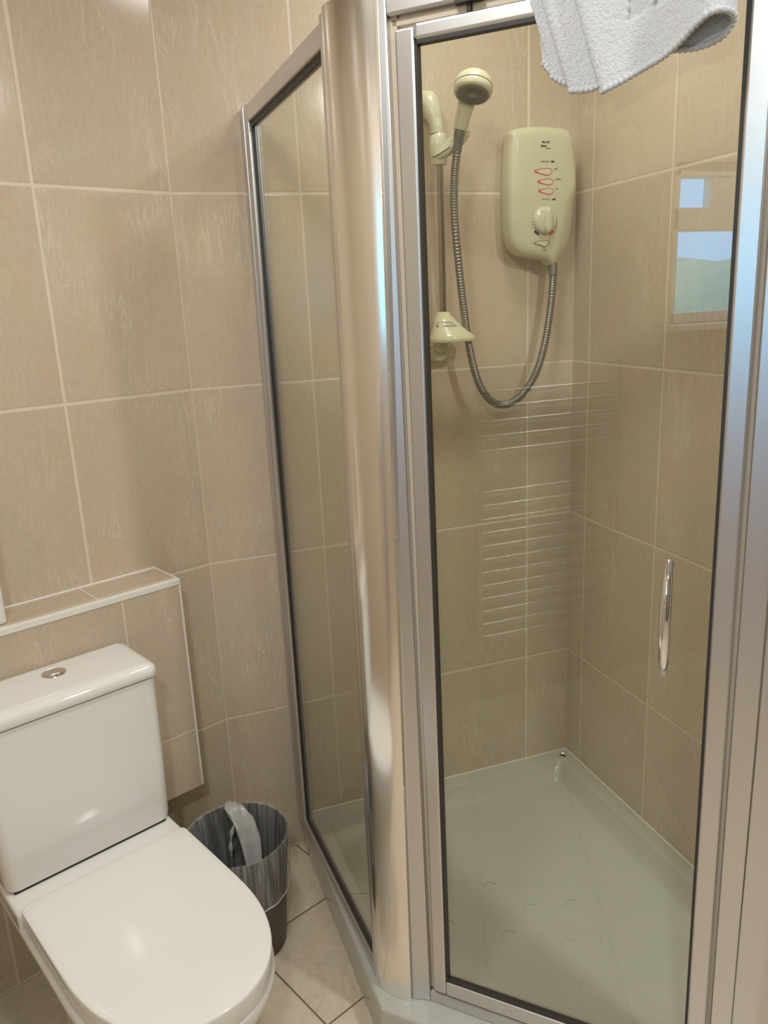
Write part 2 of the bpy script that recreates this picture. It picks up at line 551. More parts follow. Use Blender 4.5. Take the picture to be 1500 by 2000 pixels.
# ------------------------------------------------------------------ tiled boxing behind the toilet
def Lw(s, off, z):
    return Vector((KX, KY, 0)) + eL * s + nL * off + Vector((0, 0, z))
BS0, BD, BZ0, BZ1 = 0.147, 0.12, 0.372, 0.904
BS1 = LWALL - 0.07
box = bpy.data.objects.new('wall_boxing', None)
COL.objects.link(box)
box.location = (KX, KY, 0)
box.rotation_euler = (0, 0, LROT)
structure(box)
def lbox(bm, s0, s1, o0, o1, z0, z1):
    add_box(bm, ((s0 + s1) / 2, (o0 + o1) / 2, (z0 + z1) / 2), (s1 - s0, o1 - o0, z1 - z0))
bm = bmesh.new()
lbox(bm, BS0, BS1, 0, BD, BZ0, BZ1 - 0.008)
structure(link_bm('tiled_front', bm, M['tile_box'], box, smooth=None))
bm = bmesh.new()
lbox(bm, BS0 + 0.003, BS1, 0.004, BD - 0.012, BZ1 - 0.008, BZ1)
structure(link_bm('tiled_ledge', bm, M['tile_ledge'], box, smooth=None))
for nm, a in (('edge_trim', (BS0 - 0.002, BS1, BD - 0.012, BD + 0.002, BZ1 - 0.014, BZ1 + 0.001)),
              ('edge_trim', (BS0 - 0.002, BS0 + 0.004, BD - 0.006, BD + 0.002, BZ0, BZ1 - 0.014)),
              ('edge_trim', (BS0 - 0.002, BS0 + 0.004, 0.0, BD - 0.012, BZ1 - 0.010, BZ1 + 0.001)),
              ('sealant_bead', (BS0, BS1, 0.0, 0.006, BZ1 - 0.004, BZ1 + 0.003))):
    bm = bmesh.new()
    lbox(bm, *a)
    structure(link_bm(nm, bm, M['trimwhite'], box, smooth=None, bevel=0.002))

# white box standing at the end of the ledge
wb = thing('storage_box', 'white upright box at the far left end of the tiled ledge', 'box', Lw(0.56, 0.055, BZ1), LROT)
bm = bmesh.new()
add_box(bm, (0, 0, 0.11), (0.098, 0.088, 0.22))
link_bm('body', bm, M['whitebox'], wb, smooth=None, bevel=0.006)
bm = bmesh.new()
add_box(bm, (0, 0, 0.226), (0.101, 0.091, 0.012))
link_bm('lid', bm, M['whitebox'], wb, smooth=None, bevel=0.004)

# ------------------------------------------------------------------ toilet (built in the frame of the angled wall)
TS = 0.472
toilet = thing('toilet', 'white close-coupled toilet with closed D-shaped lid against the tiled boxing', 'toilet', Lw(TS, 0, 0), LROT)

def d_outline(hw, y0, yc, yf, n=40, r=0.02, pw=2.25):
    """D shape: straight back with rounded corners at y0, straight sides to yc, rounded front at yf"""
    pts = []
    for k in range(7):
        a = PI + (PI / 2) * k / 6
        pts.append((-hw + r + r * math.cos(a), y0 + r + r * math.sin(a)))
    for k in range(7):
        a = -PI / 2 + (PI / 2) * k / 6
        pts.append((hw - r + r * math.cos(a), y0 + r + r * math.sin(a)))
    for k in range(n + 1):
        a = PI * k / n
        ca, sa = math.cos(a), math.sin(a)
        pts.append((hw * math.copysign(abs(ca) ** (2 / pw), ca), yc + (yf - yc) * abs(sa) ** (2 / pw)))
    return pts

# pan
bm = bmesh.new()
rings = []
for z, hw, y0, yc, yf, r in ((0.0, 0.098, 0.21, 0.43, 0.635, 0.02), (0.015, 0.096, 0.21, 0.43, 0.63, 0.02), (0.12, 0.094, 0.205, 0.43, 0.625, 0.02),
                             (0.22, 0.108, 0.19, 0.46, 0.66, 0.02), (0.30, 0.142, 0.17, 0.50, 0.725, 0.02), (0.36, 0.163, 0.14, 0.535, 0.772, 0.02),
                             (0.392, 0.170, 0.13, 0.545, 0.786, 0.02), (0.402, 0.170, 0.13, 0.545, 0.786, 0.02), (0.408, 0.165, 0.135, 0.545, 0.780, 0.02)):
    rings.append([(x, y, z) for x, y in d_outline(hw, y0, yc, yf, r=r)])
loft(bm, rings)
pan = link_bm('pan', bm, M['ceramic'], toilet, smooth=45)
bm = bmesh.new()
add_box(bm, (0, 0.228, 0.418), (0.340, 0.216, 0.040))
link_bm('rear_shelf', bm, M['ceramic'], toilet, smooth=40, bevel=0.008, seg=4)
# seat and lid
bm = bmesh.new()
o1 = d_outline(0.163, 0.336, 0.548, 0.782)
loft(bm, [[(x * f, (y - .5) * f + .5, z) for x, y in o1] for z, f in ((0.4075, 0.960), (0.4085, 0.972), (0.4115, 0.972), (0.4125, 0.965))])
link_bm('seat', bm, M['lidplastic'], toilet, smooth=45)
bm = bmesh.new()
o2 = d_outline(0.1655, 0.333, 0.548, 0.790, r=0.016)
prof = [(0.4130, 0.982), (0.4132, 0.988), (0.4150, 0.992), (0.448, 1.0), (0.4512, 0.9985), (0.4530, 0.993), (0.4538, 0.982)]
rg = [[(x * f, (y - .56) * f + .56, z) for x, y in o2] for z, f in prof]
for f in (0.9, 0.8, 0.65, 0.5, 0.35, 0.2, 0.08):
    rg.append([(x * f, (y - .56) * f + .56, 0.4538 + 0.0045 * (1 - (f / 0.982) ** 2)) for x, y in o2])
loft(bm, rg)
lid = link_bm('lid', bm, M['lidplastic'], toilet, smooth=50)
# cistern
def rrect(hw, y0, y1, r, n=6):
    pts = []
    for cx, cy, a0 in ((hw - r, y1 - r, 0), (-hw + r, y1 - r, PI / 2), (-hw + r, y0 + r, PI), (hw - r, y0 + r, 1.5 * PI)):
        for k in range(n + 1):
            a = a0 + PI / 2 * k / n
            pts.append((cx + r * math.cos(a), cy + r * math.sin(a)))
    return pts
cis = bmesh.new()
loft(cis, [[(x, y, z) for x, y in rrect(hw, 0.123, y1, 0.022)] for z, hw, y1 in
           ((0.4405, 0.160, 0.268), (0.444, 0.166, 0.276), (0.455, 0.169, 0.280), (0.60, 0.172, 0.282), (0.774, 0.174, 0.283))])
cistern = link_bm('cistern', cis, M['ceramic'], toilet, smooth=45)
bm = bmesh.new()
add_box(bm, (0, 0.200, 0.7755), (0.335, 0.150, 0.005))
link_bm('lid_gap_shade', bm, M['gapshade'], cistern, smooth=None)  # dark slab standing in for the shade under the cistern lid
bm = bmesh.new()
add_box(bm, (0, 0.200, 0.4392), (0.310, 0.148, 0.0025))
link_bm('base_gap_shade', bm, M['gapshade'], cistern, smooth=None)  # dark sheet painting the shade between cistern and rear shelf
bm = bmesh.new()
base = rrect(0.178, 0.122, 0.289, 0.022, 8)
def sc_(f, dx):
    return [(math.copysign(max(abs(x) - dx, 0), x), min(max(y, 0.122 + dx * .5), 0.289 - dx)) for x, y in base]
loft(bm, [[(x, y, z) for x, y in sc_(1, dx)] for z, dx in ((0.778, 0.002), (0.780, 0.0), (0.792, 0.0), (0.7985, 0.003), (0.803, 0.009), (0.805, 0.018), (0.8055, 0.03))])
clid = link_bm('cistern_lid', bm, M['ceramic'], toilet, smooth=50)
bx, by, bz = TS - 0.464, 0.178, 0.8055
bx = 0.464 - TS
bm = bmesh.new()
lathe(bm, [(0.0235, -0.001), (0.0235, 0.001), (0.0225, 0.002), (0.019, 0.0015), (0.0, 0.0015)], (bx, by, bz), (0, 0, 1), 40, True, True)
fbtn = link_bm('flush_button', bm, M['chromesoft'], clid, smooth=40)
for sgn in (1, -1):
    bm = bmesh.new()
    top, botm = [], []
    for k in range(21):
        a = PI * k / 20
        top.append((bx + sgn * (0.0012 + 0.0172 * math.sin(a)), by + 0.0172 * math.cos(a)))
    loft(bm, [[(x, y, bz + 0.001) for x, y in top], [(x, y, bz + 0.0033) for x, y in top],
              [(bx + (x - bx) * .9, by + (y - by) * .9, bz + 0.0038) for x, y in top]])
    link_bm('flush_half', bm, M['chromesoft'], fbtn, smooth=30)

# black holder just left of the toilet
bh = thing('toilet_brush_holder', 'black upright holder on the floor at the far left of the toilet', 'toilet brush holder', Lw(0.722, 0.065, 0), LROT)
bm = bmesh.new()
lathe(bm, [(0.044, 0.0), (0.046, 0.004), (0.042, 0.20), (0.043, 0.215), (0.040, 0.218), (0.036, 0.205), (0.036, 0.02), (0.0, 0.018)], (0, 0, 0), (0, 0, 1), 36)
link_bm('holder_cup', bm, M['blackplastic'], bh, smooth=40)
bm = bmesh.new()
tube(bm, [(0, 0, 0.02), (0, 0, 0.33), (0, 0, 0.342)], [0.008, 0.008, 0.004], 16)
link_bm('handle', bm, M['blackplastic'], bh, smooth=50)

# ------------------------------------------------------------------ waste bin with liner
BX, BY = -1.073, -0.290
wbin = thing('waste_bin', 'dark grey round waste bin between toilet and shower tray', 'bin', (BX, BY, 0))
def prof_r(z):
    return 0.094 + (0.119 - 0.094) * z / 0.295
bm = bmesh.new()
lathe(bm, [(0.090, 0.0), (0.094, 0.004), (prof_r(.15), 0.15), (0.119, 0.295), (0.1205, 0.298), (0.117, 0.298), (prof_r(.15) - .003, 0.15), (0.090, 0.010), (0.0, 0.008)],
      (0, 0, 0), (0, 0, 1), 56, True, True)
link_bm('body', bm, M['bin'], wbin, smooth=40)
liner = thing('bin_liner', 'clear crinkled plastic bag lining the grey waste bin, folded over its rim', 'bag', (BX, BY, 0))
bm = bmesh.new()
rows = []
NB = 120
for j, (zz, dr) in enumerate(((0.03, -0.008), (0.10, -0.007), (0.18, -0.006), (0.26, -0.006), (0.296, -0.004), (0.3035, -0.0005), (0.3035, 0.0025), (0.294, 0.0045), (0.25, 0.005), (0.21, 0.006), (0.17, 0.006))):
    r_ = []
    for k in range(NB):
        a = 2 * PI * k / NB
        z = zz
        if j >= 8:
            z = zz + (10 - j) * 0 + 0.010 * math.sin(a * 2 + 0.6) * (j - 7) / 3
        wr = 0.0016 * math.sin(a * 23 + j * .8) + 0.0012 * math.sin(a * 41 + 1.3 * j)
        if j in (5, 6):
            wr *= .3
        if j < 4:
            wr *= 1.3
        rr = prof_r(min(z, 0.298)) + dr + (wr if j < 5 else abs(wr))
        r_.append((rr * math.cos(a), rr * math.sin(a), z))
    rows.append(r_)
loft(bm, rows, True, False)
link_bm('film', bm, M['film'], liner, smooth=60)
bm = bmesh.new()
tube(bm, [(rows[-1][k][0] * 1.004, rows[-1][k][1] * 1.004, rows[-1][k][2]) for k in list(range(NB)) + [0]], 0.0016, 6, False)
link_bm('bag_hem', bm, M['filmthick'], liner, smooth=60)
bm = bmesh.new()
path = smooth_path([(0.000, 0.1145, 0.306), (0.012, 0.095, 0.302), (0.028, 0.066, 0.276), (0.036, 0.040, 0.235), (0.036, 0.020, 0.19), (0.034, 0.006, 0.15)], 6)
rws = []
for i, p in enumerate(path):
    t = i / (len(path) - 1)
    wdt = 0.018 + 0.010 * math.sin(PI * t) - 0.004 * t
    r_ = []
    for k in range(9):
        q = (k / 8 - .5) * 2
        r_.append((p.x + q * wdt * .95, p.y + q * wdt * .25 + 0.004 * math.cos(q * 3), p.z + 0.007 * (1 - q * q) + 0.0025 * math.sin(q * 9 + i)))
    rws.append(r_)
loft(bm, rws, closed=False)
o = link_bm('loose_fold', bm, M['filmthick'], liner, smooth=60)
md = o.modifiers.new('thick', 'SOLIDIFY')
md.thickness = 0.0012
bm = bmesh.new()
path = smooth_path([(0.020, 0.085, 0.298), (0.000, 0.070, 0.268), (-0.010, 0.062, 0.235), (-0.012, 0.058, 0.20)], 6)
tube(bm, path, [0.004 + 0.002 * math.sin(i) for i in range(len(path))], 8)
link_bm('loose_fold', bm, M['filmthick'], liner, smooth=60)

# ------------------------------------------------------------------ shower tray
ZT = 0.0956
tray = thing('shower_tray', 'white acrylic shower tray with clipped corner under the shower enclosure', 'shower tray', (-0.43, -0.5, 0))
TX, TY, CC = -0.861, -1.155, 0.474          # left edge, front edge, size of the cut corner
TXY = TX + (1.155 - 0.683)
OUT = [(TX, 0.0), (TX, -0.680), (TX + (1.155 - 0.680), TY), (0.0, TY), (0.0, 0.0)]
def inset(poly, ds):
    """poly counter-clockwise seen from above; moves every edge inward by its own distance"""
    n = len(poly)
    lines = []
    for i in range(n):
        a, b = Vector(poly[i]), Vector(poly[(i + 1) % n])
        d = (b - a).normalized()
        nn = Vector((-d.y, d.x))
        lines.append((a + nn * ds[i], d))
    out = []
    for i in range(n):
        (p, d), (q, e) = lines[i - 1], lines[i]
        den = d.x * e.y - d.y * e.x
        t = ((q.x - p.x) * e.y - (q.y - p.y) * e.x) / den
        out.append(tuple(p + d * t))
    return out
def round_poly(poly, r, n=5):
    out = []
    m = len(poly)
    for i in range(m):
        p, c, q = Vector(poly[i - 1]), Vector(poly[i]), Vector(poly[(i + 1) % m])
        a, b = (p - c).normalized(), (q - c).normalized()
        for k in range(n + 1):
            t = k / n
            out.append(tuple((c + a * r) * (1 - t) ** 2 + c * 2 * t * (1 - t) + (c + b * r) * t * t))
    return out
bm = bmesh.new()
rimd = [0.062, 0.075, 0.062, 0.045, 0.045]
def ring(ds, z, r):
    return [(x, y, z) for x, y in round_poly(inset(OUT, ds), r)]
rings = [ring([0, 0, 0, 0, 0], 0.0, 0.004), ring([0, 0, 0, 0, 0], ZT - 0.008, 0.004), ring([.0015] * 3 + [0, 0], ZT - 0.003, 0.004), ring([.005] * 3 + [0, 0], ZT, 0.004),
         ring([x - .006 for x in rimd], ZT, 0.012), ring(rimd, ZT - 0.003, 0.016), ring([x + .004 for x in rimd], ZT - 0.010, 0.02),
         ring([x + .026 for x in rimd], ZT - 0.045, 0.028), ring([x + .034 for x in rimd], ZT - 0.050, 0.03)]
vr = loft(bm, rings, True, False)
cv = bm.verts.new((-0.40, -0.80, ZT - 0.058))
lastr = vr[-1]
for i in range(len(lastr)):
    bm.faces.new((lastr[i], lastr[(i + 1) % len(lastr)], cv))
# anti-slip ridges moulded in the floor
for gx, gy in ((-0.41, -0.505), (-0.385, -0.63), (-0.52, -0.715), (-0.415, -0.748), (-0.30, -0.66), (-0.50, -0.56), (-0.31, -0.53), (-0.60, -0.62), (-0.47, -0.40), (-0.62, -0.48)):
    d_ = math.hypot(gx + .40, gy + .80)
    gz = ZT - 0.058 + 0.008 * min(1, d_ / 0.55)
    tube(bm, [(gx + 0.017 * math.cos(a), gy + 0.017 * math.sin(a), gz) for a in [0.2 + 2.6 * k / 12 for k in range(13)]], 0.0016, 6)
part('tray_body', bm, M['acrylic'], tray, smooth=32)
bm = bmesh.new()
lathe(bm, [(0.0, 0.0), (0.006, 0.0), (0.0085, 0.0015), (0.011, 0.003), (0.013, 0.002), (0.0135, 0.0)], (-0.030, -0.032, ZT), (0, 0, 1), 24, True, True)
part('corner_cap', bm, M['chromesoft'], tray)
bm = bmesh.new()
path = [(-0.845, -0.0025, ZT + 0.002), (-0.003, -0.0025, ZT + 0.002), (-0.003, -1.14, ZT + 0.002)]
tube(bm, path, 0.0035, 8)
part('sealant_bead', bm, M['trimwhite'], tray)

# ------------------------------------------------------------------ shower enclosure
ENC = thing('shower_enclosure', 'angled glass shower enclosure with silver aluminium frame on the white tray', 'shower enclosure', (-0.758, -0.701, ZT))
DP = Vector((-0.758, -0.701))
DE = Vector((1, -1)).normalized()
DN = Vector((-1, -1)).normalized()
def D(s, off):
    p = DP + DE * s + DN * off
    return (p.x, p.y)
TOP = 1.945
def dbar(bm, sb0, sb1, st0, st1, o0, o1, z0, z1):
    prism(bm, [D(sb0, o0), D(sb1, o0), D(sb1, o1), D(sb0, o1)], [D(st0, o0), D(st1, o0), D(st1, o1), D(st0, o1)], z0, z1)

# left fixed panel, from the back wall at PB to the post at PF
PB, PF = Vector((-0.856, 0.0)), Vector((-0.829, -0.602))
PD = (PF - PB).normalized()
PNo = Vector((PD.y, -PD.x))                    # outward (towards the toilet)
if PNo.x > 0:
    PNo = -PNo
def Q(t, off):
    p = PB + PD * t + PNo * off
    return (p.x, p.y)
PL = (PF - PB).length
panel = bpy.data.objects.new('side_panel', None)
COL.objects.link(panel)
panel.parent = ENC
def pbar(bm, t0, t1, o0, o1, z0, z1):
    q = [Q(t0, o0), Q(t1, o0), Q(t1, o1), Q(t0, o1)]
    prism(bm, q, q, z0, z1)
bm = bmesh.new()                                # wall channel with its grooves
pbar(bm, 0.0, 0.026, -0.016, 0.016, ZT, 1.917)
pbar(bm, 0.026, 0.034, -0.011, 0.011, ZT, 1.912)
pbar(bm, 0.034, 0.060, -0.013, 0.0135, ZT + .004, 1.919)
part('wall_channel', bm, M['alu'], panel, smooth=None, bevel=0.003, seg=3)
bm = bmesh.new()
pbar(bm, 0.060, PL - 0.012, -0.013, 0.0135, 1.880, 1.915)
part('top_rail', bm, M['alu'], panel, smooth=None, bevel=0.003)
bm = bmesh.new()
pbar(bm, 0.060, PL - 0.012, -0.013, 0.0135, ZT, 0.120)
part('bottom_rail', bm, M['alu'], panel, smooth=None, bevel=0.003)
bm = bmesh.new()
pbar(bm, PL - 0.016, PL + 0.008, -0.014, 0.0145, ZT, 1.925)
part('front_stile', bm, M['alu'], panel, smooth=None, bevel=0.003)
bm = bmesh.new()
for a in ((0.0595, 0.0635, 0.120, 1.880), (0.06, PL - 0.014, 1.870, 1.8805), (0.06, PL - 0.014, 0.1195, 0.126)):
    pbar(bm, a[0], a[1], -0.006, 0.006, a[2], a[3])
part('gasket', bm, M['gasket'], panel, smooth=None)
bm = bmesh.new()
pbar(bm, 0.056, PL - 0.006, -0.0025, 0.0025, 0.112, 1.888)
part('glass_pane', bm, M['glass'], panel, smooth=None)

# curved corner posts
def post_outline(a, da, b, db, inner, n=14):
    """outline from a (heading da) round to b (arriving along db), closed through inner points"""
    A, B = Vector(a), Vector(b)
    k = (B - A).length * 0.62
    c1, c2 = A + Vector(da).normalized() * k, B - Vector(db).normalized() * k
    out = []
    for i in range(n + 1):
        t = i / n
        out.append(tuple(A * (1 - t) ** 3 + c1 * 3 * t * (1 - t) ** 2 + c2 * 3 * t * t * (1 - t) + B * t ** 3))
    return out + inner
def left_post(ds):
    """rounded post profile seen from above; ds slides its door side along the door (the frame is slightly out of plumb)"""
    raw = [Q(PL - 0.004, 0.0135), Q(PL + 0.004, 0.0150), (-0.8425, -0.624), (-0.8375, -0.641), (-0.8265, -0.6590), (-0.8115, -0.6755), (-0.7945, -0.6855)]
    out = []
    for i, p in enumerate(smooth_path([(a, b, 0) for a, b in raw], 6)):
        k = max(0.0, (i - 12) / 24) * ds * 0.7071
        out.append((p.x + k, p.y - k))
    e = (-0.7940 + ds * .7071, -0.6870 - ds * .7071)
    return out + [(e[0] + .004, e[1] + .03), D(-.06, -0.036), Q(PL - 0.004, -0.018)]
bm = bmesh.new()
prism(bm, left_post(0.0), left_post(0.0100), ZT, 1.930)
part('corner_post', bm, M['alupol'], ENC, smooth=28, bevel=0.0015)

# door surround
sur = bpy.data.objects.new('door_surround', None)
COL.objects.link(sur)
sur.parent = ENC
bm = bmesh.new()
def jamb_l(s0, s1, dx):
    a = (-0.7905 + dx, -0.6818 - dx)
    b = D(s1, 0.0005)
    return [a, b, D(s1, -0.030), D(s0, -0.030)]
prism(bm, jamb_l(-0.036, -0.001, 0.0), jamb_l(-0.026, -0.0165, 0.0071), ZT, TOP)
part('jamb', bm, M['alu'], sur, smooth=None, bevel=0.002)
bm = bmesh.new()
dbar(bm, 0.525, 0.557, 0.515, 0.553, -0.030, 0.001, ZT, TOP)
part('jamb', bm, M['alu'], sur, smooth=None, bevel=0.002)
bm = bmesh.new()
dbar(bm, -0.001, 0.525, -0.001, 0.525, -0.034, 0.0, ZT, 0.117)
dbar(bm, -0.001, 0.525, -0.001, 0.525, -0.020, -0.001, 0.117, 0.1215)
part('threshold', bm, M['alu'], sur, smooth=None, bevel=0.002)
bm = bmesh.new()
dbar(bm, -0.0165, 0.515, -0.0165, 0.515, -0.030, 0.001, 1.8965, TOP)
part('head_rail', bm, M['alu'], sur, smooth=None, bevel=0.004)
bm = bmesh.new()                                # cream seal strips behind the gaps
dbar(bm, -0.001, 0.006, -0.0165, -0.004, -0.022, -0.010, 0.122, 1.897)
dbar(bm, -0.012, 0.512, -0.012, 0.512, -0.022, -0.010, 1.8835, 1.8935)
part('seal_strip', bm, M['seal'], sur, smooth=None, bevel=0.001)
bm = bmesh.new()
dbar(bm, 0.518, 0.525, 0.509, 0.516, -0.026, -0.012, 0.122, 1.897)
part('seal_strip', bm, M['seal'], sur, smooth=None, bevel=0.001)
bm = bmesh.new()
px, py = D(0.1105, -0.008)
lathe(bm, [(0.004, 0.0), (0.004, 0.016)], (px, py, 1.8805), (0, 0, 1), 16)
dbar(bm, 0.090, 0.132, 0.090, 0.132, -0.020, 0.002, 1.8935, 1.897)
part('pivot_pin', bm, M['gasket'], sur)

# hinged door
door = bpy.data.objects.new('door', None)
COL.objects.link(door)
door.parent = ENC
DZ0, DZ1 = 0.128, 1.8805
bm = bmesh.new()
dbar(bm, 0.0085, 0.0355, -0.0035, 0.0275, -0.022, 0.003, DZ0, DZ1 - 0.004)
part('stile', bm, M['alu'], door, smooth=None, bevel=0.004, seg=3)
bm = bmesh.new()
dbar(bm, 0.4875, 0.517, 0.477, 0.508, -0.022, 0.003, DZ0, DZ1 - 0.004)
part('stile', bm, M['alu'], door, smooth=None, bevel=0.004, seg=3)
bm = bmesh.new()
dbar(bm, 0.0275, 0.477, 0.0275, 0.477, -0.022, 0.003, 1.8575, DZ1)
part('top_rail', bm, M['alu'], door, smooth=None, bevel=0.005, seg=3)
bm = bmesh.new()
dbar(bm, 0.0355, 0.4875, 0.0355, 0.4875, -0.022, 0.003, DZ0, 0.160)
part('bottom_rail', bm, M['alu'], door, smooth=None, bevel=0.003, seg=3)
bm = bmesh.new()
dbar(bm, 0.035, 0.0395, 0.027, 0.0315, -0.014, 0.0005, 0.160, 1.8575)
dbar(bm, 0.4838, 0.488, 0.4725, 0.4775, -0.014, 0.0005, 0.160, 1.8575)
dbar(bm, 0.036, 0.486, 0.036, 0.486, -0.014, 0.0005, 0.159, 0.164)
dbar(bm, 0.028, 0.477, 0.028, 0.477, -0.014, 0.0005, 1.8525, 1.858)
part('gasket', bm, M['gasket'], door, smooth=None)
bm = bmesh.new()
dbar(bm, 0.030, 0.489, 0.0225, 0.482, -0.0105, -0.0055, 0.150, 1.866)
part('glass_pane', bm, M['glass'], door, smooth=None)
# bow handle
hs, hz0, hz1 = 0.4184, 0.9155, 1.0965
hp = []
for k in range(25):
    t = k / 24
    z = hz0 + (hz1 - hz0) * t
    off = 0.004 + 0.026 * (1 - abs(2 * t - 1) ** 3.0)
    x, y = D(hs, off)
    hp.append((x, y, z))
bm = bmesh.new()
tube(bm, hp, [0.0068 + 0.0022 * math.sin(PI * k / 24) for k in range(25)], 20)
for z in (hz0 + .012, hz1 - .012):
    x, y = D(hs, -0.0055)
    lathe(bm, [(0.008, 0.0), (0.008, 0.010)], (x, y, z), (DN.x, DN.y, 0), 20)
part('handle', bm, M['chrome'], door, smooth=60)

# right corner post and short return panel to the right wall
P2 = Vector(D(0.600, 0.0))
pb_ = (P2.x + 0.030, P2.y - 0.004)
bm = bmesh.new()
ol = post_outline(D(0.5565, 0.004), DE, pb_, (1, 0), [(pb_[0], pb_[1] + 0.034), D(0.585, -0.036), D(0.5565, -0.028)])
prism(bm, ol, ol, ZT, 1.930)
part('corner_post', bm, M['alu'], ENC, smooth=28, bevel=0.0015)
rp = bpy.data.objects.new('side_panel', None)
COL.objects.link(rp)
rp.parent = ENC
ry = pb_[1] + 0.017
def rbar(bm, x0, x1, hw, z0, z1):
    add_box(bm, ((x0 + x1) / 2, ry, (z0 + z1) / 2), (x1 - x0, 2 * hw, z1 - z0))
bm = bmesh.new(); rbar(bm, -0.055, -0.0, 0.0135, ZT, 1.917); part('wall_channel', bm, M['alu'], rp, smooth=None, bevel=0.003)
bm = bmesh.new(); rbar(bm, pb_[0], pb_[0] + 0.022, 0.0135, ZT, 1.925); part('front_stile', bm, M['alu'], rp, smooth=None, bevel=0.003)
bm = bmesh.new(); rbar(bm, pb_[0] + .022, -0.055, 0.0135, 1.880, 1.915); part('top_rail', bm, M['alu'], rp, smooth=None, bevel=0.003)
bm = bmesh.new(); rbar(bm, pb_[0] + .022, -0.055, 0.0135, ZT, 0.120); part('bottom_rail', bm, M['alu'], rp, smooth=None, bevel=0.003)
bm = bmesh.new(); rbar(bm, pb_[0] + .018, -0.050, 0.0025, 0.112, 1.888); part('glass_pane', bm, M['glass'], rp, smooth=None)

# ------------------------------------------------------------------ bath mat folded over the top of the door
matx, maty = D(0.35, 0.01)
mat_ = thing('bath_mat', 'white terry bath mat with square pattern hanging folded over shower door top', 'bath mat', (matx, maty, 1.95))
def interp(tab, x):
    if x <= tab[0][0]:
        return tab[0][1]
    for (a, b), (c, d) in zip(tab[:-1], tab[1:]):
        if x <= c:
            t = (x - a) / (c - a)
            return b + (d - b) * t
    return tab[-1][1]
# folded sheet seen from above: (s along door, off out of door, height of the hem there)
KF = 12
FOLD = smooth_path([(0.226, 0.008, 1.797), (0.240, 0.012, 1.778), (0.262, 0.014, 1.762), (0.290, 0.013, 1.760), (0.300, 0.016, 1.758),
                    (0.288, 0.022, 1.757), (0.270, 0.026, 1.755), (0.262, 0.028, 1.752), (0.268, 0.031, 1.750), (0.290, 0.030, 1.749), (0.318, 0.028, 1.757), (0.328, 0.031, 1.760),
                    (0.318, 0.036, 1.756), (0.308, 0.039, 1.749), (0.3035, 0.042, 1.7415), (0.310, 0.045, 1.743), (0.330, 0.044, 1.7495), (0.355, 0.042, 1.7595), (0.384, 0.044, 1.7705), (0.405, 0.052, 1.7815),
                    (0.424, 0.062, 1.7945), (0.440, 0.066, 1.8035), (0.4545, 0.060, 1.8055), (0.4625, 0.047, 1.802), (0.461, 0.036, 1.796), (0.450, 0.030, 1.785),
                    (0.430, 0.028, 1.779), (0.405, 0.028, 1.779), (0.375, 0.026, 1.786)], KF)
ZTM = 1.952
NV = 90
LEAN = 0.30
bm = bmesh.new()
rows = []
for j in range(NV + 1):
    t = j / NV
    r_ = []
    for i, p in enumerate(FOLD):
        z = p.z + (ZTM - p.z) * t
        s = p.x
        h = z - 1.76
        s2 = s - 0.0 * h
        # the folds lean to the left going up, the free right edge hangs plumb
        k = max(0.0, min(1.0, (0.47 - s) / 0.17))
        s2 = s - h * 0.33 * k * (0.35 if s < 0.24 else 1.0)
        off = 0.012 + (p.y - 0.008) * (0.50 + 0.50 * (1 - t) ** 0.8) + 0.0015 * math.sin(38 * s + 16 * z)
        if KF * 15 < i < KF * 23:
            a, b = s2, z          # front face: woven sunken squares
            for q0 in ((0.336, 0.366, 1.820, 1.848), (0.369, 0.398, 1.828, 1.858), (0.336, 0.366, 1.852, 1.880), (0.369, 0.398, 1.862, 1.890), (0.402, 0.430, 1.838, 1.868), (0.402, 0.430, 1.872, 1.90)):
                zc = b + (a - q0[0]) * -0.25
                if q0[0] < a < q0[1] and q0[2] < zc < q0[3]:
                    off -= 0.0065
        x, y = D(s2, off)
        r_.append((x, y, z))
    rows.append(r_)
loft(bm, rows, closed=False)
o = part('terry_sheet', bm, M['terry'], mat_, smooth=70)
md = o.modifiers.new('thick', 'SOLIDIFY')
md.thickness = 0.0042
md.offset = 0.0
tx_ = bpy.data.textures.new('terry', 'CLOUDS')
tx_.noise_scale = 0.004
md = o.modifiers.new('sub', 'SUBSURF'); md.levels = 1; md.render_levels = 1
md = o.modifiers.new('fuzz', 'DISPLACE'); md.texture = tx_; md.strength = 0.0016; md.mid_level = 0.5
# overlocked hem: beads along the lower edge
bm = bmesh.new()
hem = [Vector(v) for v in rows[0]]
hp, acc = [hem[0]], 0
for a, b in zip(hem[:-1], hem[1:]):
    n_ = max(1, int((b - a).length / 0.0009))
    for k in range(1, n_ + 1):
        hp.append(a + (b - a) * (k / n_))
acc = 0
rr = []
for i, p in enumerate(hp):
    if i:
        acc += (p - hp[i - 1]).length
    rr.append(0.0031 + 0.0016 * abs(math.sin(PI * acc / 0.0066)))
tube(bm, hp, rr, 8)
part('stitched_hem', bm, M['terry'], mat_, smooth=70)
# saddle over the head of the door and the tail inside the cubicle
bm = bmesh.new()
rws = []
for i in range(13):
    s = 0.265 + (0.455 - 0.265) * i / 12
    r_ = []
    for off, z in ((0.016, 1.947), (0.012, 1.953), (0.0, 1.956), (-0.020, 1.956), (-0.036, 1.953), (-0.042, 1.945), (-0.043, 1.90), (-0.045, 1.83 + 0.01 * math.sin(i))):
        x, y = D(s - 0.02, off + 0.001 * math.sin(i * 1.7))
        r_.append((x, y, z))
    rws.append(r_)
loft(bm, rws, closed=False)
o = part('terry_sheet', bm, M['terry'], mat_, smooth=70)
md = o.modifiers.new('thick', 'SOLIDIFY'); md.thickness = 0.005; md.offset = 0.0

